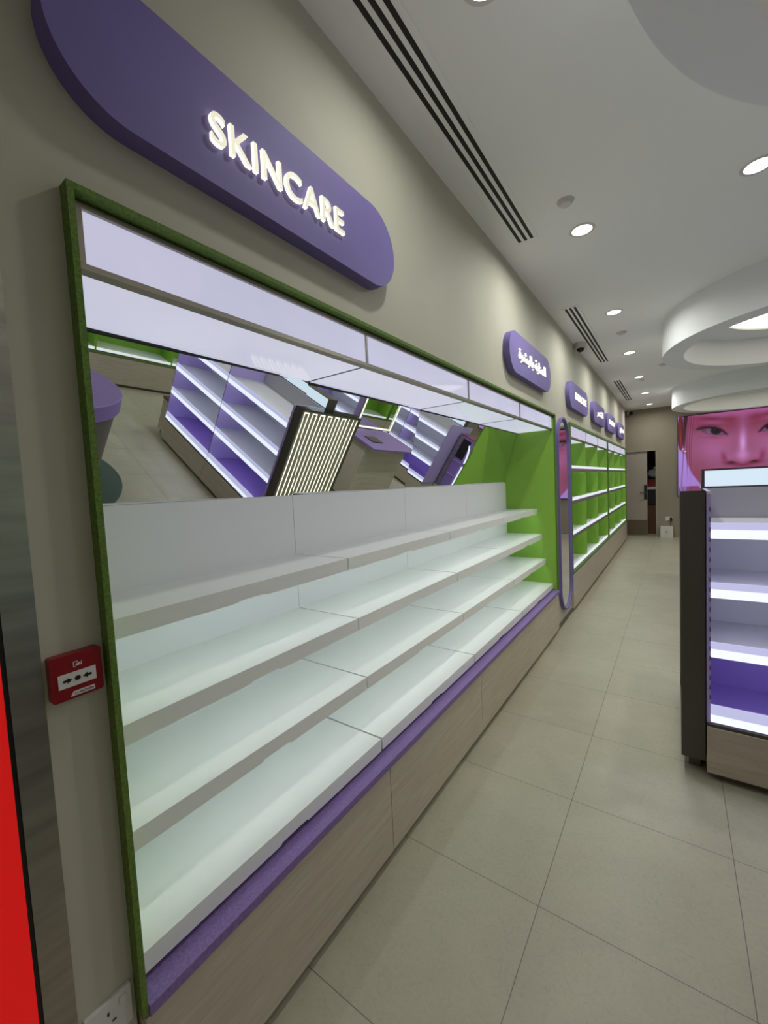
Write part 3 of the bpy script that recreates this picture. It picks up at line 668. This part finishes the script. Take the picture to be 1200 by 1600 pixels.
# ------------------------------------------------------------------ gondolas facing the shop front
def gondola(x0, y0, L, label, nb=2):
    g_ = thing('shelf_gondola', label, 'shelving', (x0, y0, 0), 'free-standing shelf gondolas')
    D = 0.44; yb_ = y0 + D; x1 = x0 + L
    obj('plinth', bx(x0 + 0.03, x1 - 0.03, y0 + 0.03, y0 + 0.84, 0, 0.042), M['kick'], g_)
    for k in range(nb): obj('wood_base', bx(x0 + L * k / nb + 0.001, x0 + L * (k + 1) / nb - 0.001, y0 - 0.012, yb_, 0.042, 0.28), M['woodx'], g_, bevel=0.001)
    obj('rear_wood_base', bx(x0, x1, yb_ + 0.001, y0 + 0.86, 0.042, 0.28), M['woodx'], g_)
    obj('base_edge', bx(x0 + 0.002, x1 - 0.002, y0 - 0.004, y0 + 0.85, 0.2802, 0.296), M['panelbox'], g_)
    for k in range(nb + 1):
        xc = x0 + 0.008 + (L - 0.016) * k / nb
        obj('upright_panel', bx(xc - 0.008, xc + 0.008, y0 + 0.004, y0 + 0.86, 0.2962, 1.47), M['lilac'], g_)
        obj('slotted_strip', boxes(*[(xc + 0.0035, xc + 0.0065, y0 + 0.003, y0 + 0.0039, 0.42 + 0.05 * j, 0.442 + 0.05 * j) for j in range(20)]), M['dark'], g_)
        obj('top_cap', bx(xc - 0.006, xc + 0.012, y0 + 0.002, y0 + 0.02, 1.4555, 1.468), M['paper'], g_)
    for k in range(nb):
        a, b_ = x0 + 0.017 + (L - 0.016) * k / nb, x0 - 0.001 + (L - 0.016) * (k + 1) / nb
        obj('back_panel', bx(a, b_, yb_ - 0.012, yb_, 0.62, 1.47), M['gback'], g_)
        obj('lower_back_panel', bx(a, b_, yb_ - 0.012, yb_, 0.2962, 0.6195), M['purpled'], g_)
        obj('bottom_deck', bx(a, b_, y0 + 0.016, yb_ - 0.0125, 0.2962, 0.33), M['purpled'], g_)
        l0 = obj('light_lip', bx(a, b_, y0 - 0.002, y0 + 0.0155, 0.306, 0.346), M['strip'], g_)
        obj('frosted_edge', bx(a, b_, y0 - 0.004, y0 + 0.0155, 0.3465, 0.392), M['stripd2'], l0)
        for z in (1.315, 1.020, 0.718):
            s_ = obj('shelf', bx(a, b_, y0 + 0.012, yb_ - 0.0125, z - 0.035, z - 0.012), M['gback'], g_)
            obj('under_shelf_emitter', bx(a + 0.01, b_ - 0.01, y0 + 0.03, y0 + 0.04, z - 0.041, z - 0.0355), M['gfill'], s_)  # emitter added under the shelf to brighten the bay and back panel
            obj('light_lip', bx(a, b_, y0, y0 + 0.0115, z - 0.078, z - 0.034), M['strip'], s_)
            obj('frosted_edge', bx(a, b_, y0 - 0.002, y0 + 0.0115, z - 0.0335, z), M['stripd2'], s_)
    h = obj('header_frame', boxes((x0 + 0.0, x1, yb_ + 0.002, yb_ + 0.12, 1.4702, 1.478), (x0, x1, yb_ + 0.002, yb_ + 0.12, 1.572, 1.58), (x0, x0 + 0.012, yb_ + 0.002, yb_ + 0.12, 1.478, 1.572), (x1 - 0.012, x1, yb_ + 0.002, yb_ + 0.12, 1.478, 1.572), (x0 + 0.012, x1 - 0.012, yb_ + 0.05, yb_ + 0.07, 1.478, 1.572)), M['panelbox'], g_)
    obj('header_light', bx(x0 + 0.014, x1 - 0.014, yb_ + 0.004, yb_ + 0.03, 1.48, 1.57), M['header'], h)
    obj('header_light', bx(x0 + 0.014, x1 - 0.014, yb_ + 0.085, yb_ + 0.117, 1.48, 1.57), M['header'], h)
    return g_
M['stripd2'] = emit('dim frosted lip', (206, 206, 246), 0.66)
g1 = gondola(0.122, 2.56, 2.22, 'shelf gondola at the right edge with glowing lips and white light header')
g2 = copy_tree(g1, loc=(0.49, 6.56, 0), label='second shelf gondola farther back, seen only in the tilted mirrors')
g3 = gondola(1.45, 4.95, 1.05, 'short single-bay shelf gondola behind the counter', 1)
# side pods at the right end of the first gondola
for yy, lb in ((2.62, 'small wood side pod on the right end of the first gondola, front one'), (3.12, 'small wood side pod on the right end of the first gondola, rear one')):
    t = thing('side_pod', lb, 'cabinet', (2.5, yy, 0), 'gondola side pods')
    obj('pod_body', bx(2.394, 2.60, yy, yy + 0.28, 0.05, 0.46), M['woodx'], t, bevel=0.001)
    obj('pod_top', bx(2.394, 2.605, yy - 0.004, yy + 0.284, 0.4602, 0.485), M['panelbox'], t)
    obj('pod_foot', bx(2.394, 2.57, yy + 0.03, yy + 0.25, 0, 0.0498), M['kick'], t)

# end light panel with bare vertical LED strips
t = thing('led_end_panel', 'dark-edged end panel with rows of bare LED strips beside the right gondola', 'light panel', (0.07, 3.0, 0.08))
obj('top_cap', bx(0.0175, 0.118, 2.575, 3.44, 1.4702, 1.473), M['glosstop'], t)
obj('casing', boxes((0.034, 0.118, 2.575, 3.44, 0.082, 1.47), (0.0175, 0.034, 2.575, 2.59, 0.082, 1.47), (0.0175, 0.034, 3.425, 3.44, 0.082, 1.47), (0.0175, 0.034, 2.59, 3.425, 1.455, 1.47), (0.0175, 0.034, 2.59, 3.425, 0.082, 0.097)), M['panelbox'], t)
obj('mounting_foot', boxes((0.05, 0.10, 2.65, 3.38, 0.0, 0.0818)), M['kick'], t)
obj('led_backing', bx(0.030, 0.0338, 2.592, 3.423, 0.099, 1.453), M['ledboard'], t)
ys = [2.625 + 0.0505 * k for k in range(14)] + [3.345, 3.40]
for k, y in enumerate(ys):
    bm = bx(0.0262, 0.0298, y - 0.004, y + 0.004, 0.115, 1.44)
    if k < 14 and k % 2 == 1: box(bm, 0.0262, 0.0298, y + 0.0042, y + 0.0463, 1.43, 1.44) if k < 13 else None
    if k < 13 and k % 2 == 0: box(bm, 0.0262, 0.0298, y + 0.0042, y + 0.0463, 0.115, 0.125)
    obj('led_strip', bm, M['led'], t)

# counter with purple top, lit portal frame on it
t = thing('service_counter', 'pale wood service counter with purple top behind the gondola', 'counter', (0.85, 5.0, 0))
obj('counter_body', bx(0.60, 1.10, 4.48, 5.45, 0.05, 0.925), M['wood'], t, bevel=0.002)
obj('counter_top', bx(0.42, 1.12, 4.42, 5.50, 0.9252, 0.955), M['purplef'], t, bevel=0.002)
obj('toe_kick', bx(0.64, 1.08, 4.52, 5.41, 0, 0.0498), M['kick'], t)
t = thing('till_tray', 'small grey tray lying on the purple counter top', 'tray', (0.75, 4.75, 0.956), )
obj('tray_base', bx(0.64, 0.82, 4.62, 4.86, 0.9565, 0.968), M['panelbox'], t, bevel=0.002)
t = thing('backlit_mirror', 'upright mirror edged with warm LED light standing at the counter', 'mirror', (1.16, 5.16, 0.0))
obj('frame_bars', boxes((1.145, 1.175, 4.74, 4.775, 0.0, 1.95), (1.145, 1.175, 5.56, 5.595, 0.0, 1.95), (1.145, 1.175, 4.775, 5.56, 1.915, 1.95), (1.145, 1.175, 4.775, 5.56, 0.956, 0.975)), M['alu'], t)
obj('mirror_glass', bx(1.15, 1.165, 4.775, 5.56, 0.975, 1.915), M['mirror'], t)
obj('light_edge', boxes((1.135, 1.1445, 4.742, 4.760, 0.975, 1.945), (1.135, 1.1445, 5.565, 5.583, 0.975, 1.945), (1.135, 1.1445, 4.760, 5.565, 0.975, 0.99)), M['led'], t)

# end display with a curved lit edge past the second gondola
t = thing('curved_end_display', 'purple end display with a black screen and curved white lit edge', 'display', (0.30, 7.1, 0))
obj('display_body', bx(0.19, 0.47, 7.02, 7.7, 0.30, 1.335), M['purpled'], t)
obj('top_panel', bx(0.19, 0.47, 7.02, 7.7, 1.3352, 1.35), M['maroon'], t)
obj('wood_base', bx(0.12, 0.48, 7.00, 7.72, 0.04, 0.2998), M['woodx'], t)
obj('plinth', bx(0.15, 0.45, 7.04, 7.68, 0, 0.0398), M['kick'], t)
obj('steel_column', bx(0.38, 0.465, 7.003, 7.0195, 0.31, 1.33), M['steel'], t)
obj('black_screen', bx(0.21, 0.37, 7.008, 7.0195, 0.94, 1.30), M['black'], t)
obj('inner_shelf', boxes((0.205, 0.375, 7.003, 7.0195, 0.87, 0.885), (0.205, 0.375, 7.003, 7.0195, 0.60, 0.615)), M['lilac'], t)
bm = bmesh.new(); pts = [(0.135 + 0.10 * max(0, (k - 9) / 6) ** 2, 0.31 + 0.066 * k) for k in range(15)]
for (xa, za), (xb, zb) in zip(pts, pts[1:]):
    if abs(za - 0.838) < 0.03: continue
    prism([(xa, za), (xa + 0.018, za), (xb + 0.018, zb), (xb, zb)], 'xz', 7.0, 7.04, bm)
obj('lit_edge', bm, M['strip'], t)

# round high table with purple top
t = thing('round_table', 'round table with thick purple top and dark green base plate', 'table', (1.40, 1.0, 0))
obj('table_top', lathe([(0, 0.935), (0.627, 0.935), (0.635, 0.928), (0.635, 0.80), (0, 0.80)], 1.40, 1.0, 72), M['purplef'], t, smooth=True)
obj('pedestal', lathe([(0.60, 0.7998), (0.52, 0.03)], 1.38, 1.0, 56), M['brownc'], t, smooth=True)
obj('base_plate', lathe([(0, 0.03), (0.775, 0.03), (0.78, 0.024), (0.78, 0.0), (0, 0.0)], 1.38, 0.97, 72), M['dgreen'], t, smooth=True)

# right-hand wall units, as reflected in the mirrors
right_unit(4.40, 'green cubby shelving unit on the right wall beside the first gondola', 'pale wood base cabinet on the right wall beside the first gondola')
right_unit(7.63, 'green cubby shelving unit on the right wall level with the second gondola', 'pale wood base cabinet on the right wall level with the second gondola')
right_unit(10.86, 'green cubby shelving unit on the right wall nearest the far wall', 'pale wood base cabinet on the right wall nearest the far wall')
right_unit(1.17, 'green cubby shelving unit on the right wall nearest the entrance', 'pale wood base cabinet on the right wall nearest the entrance')
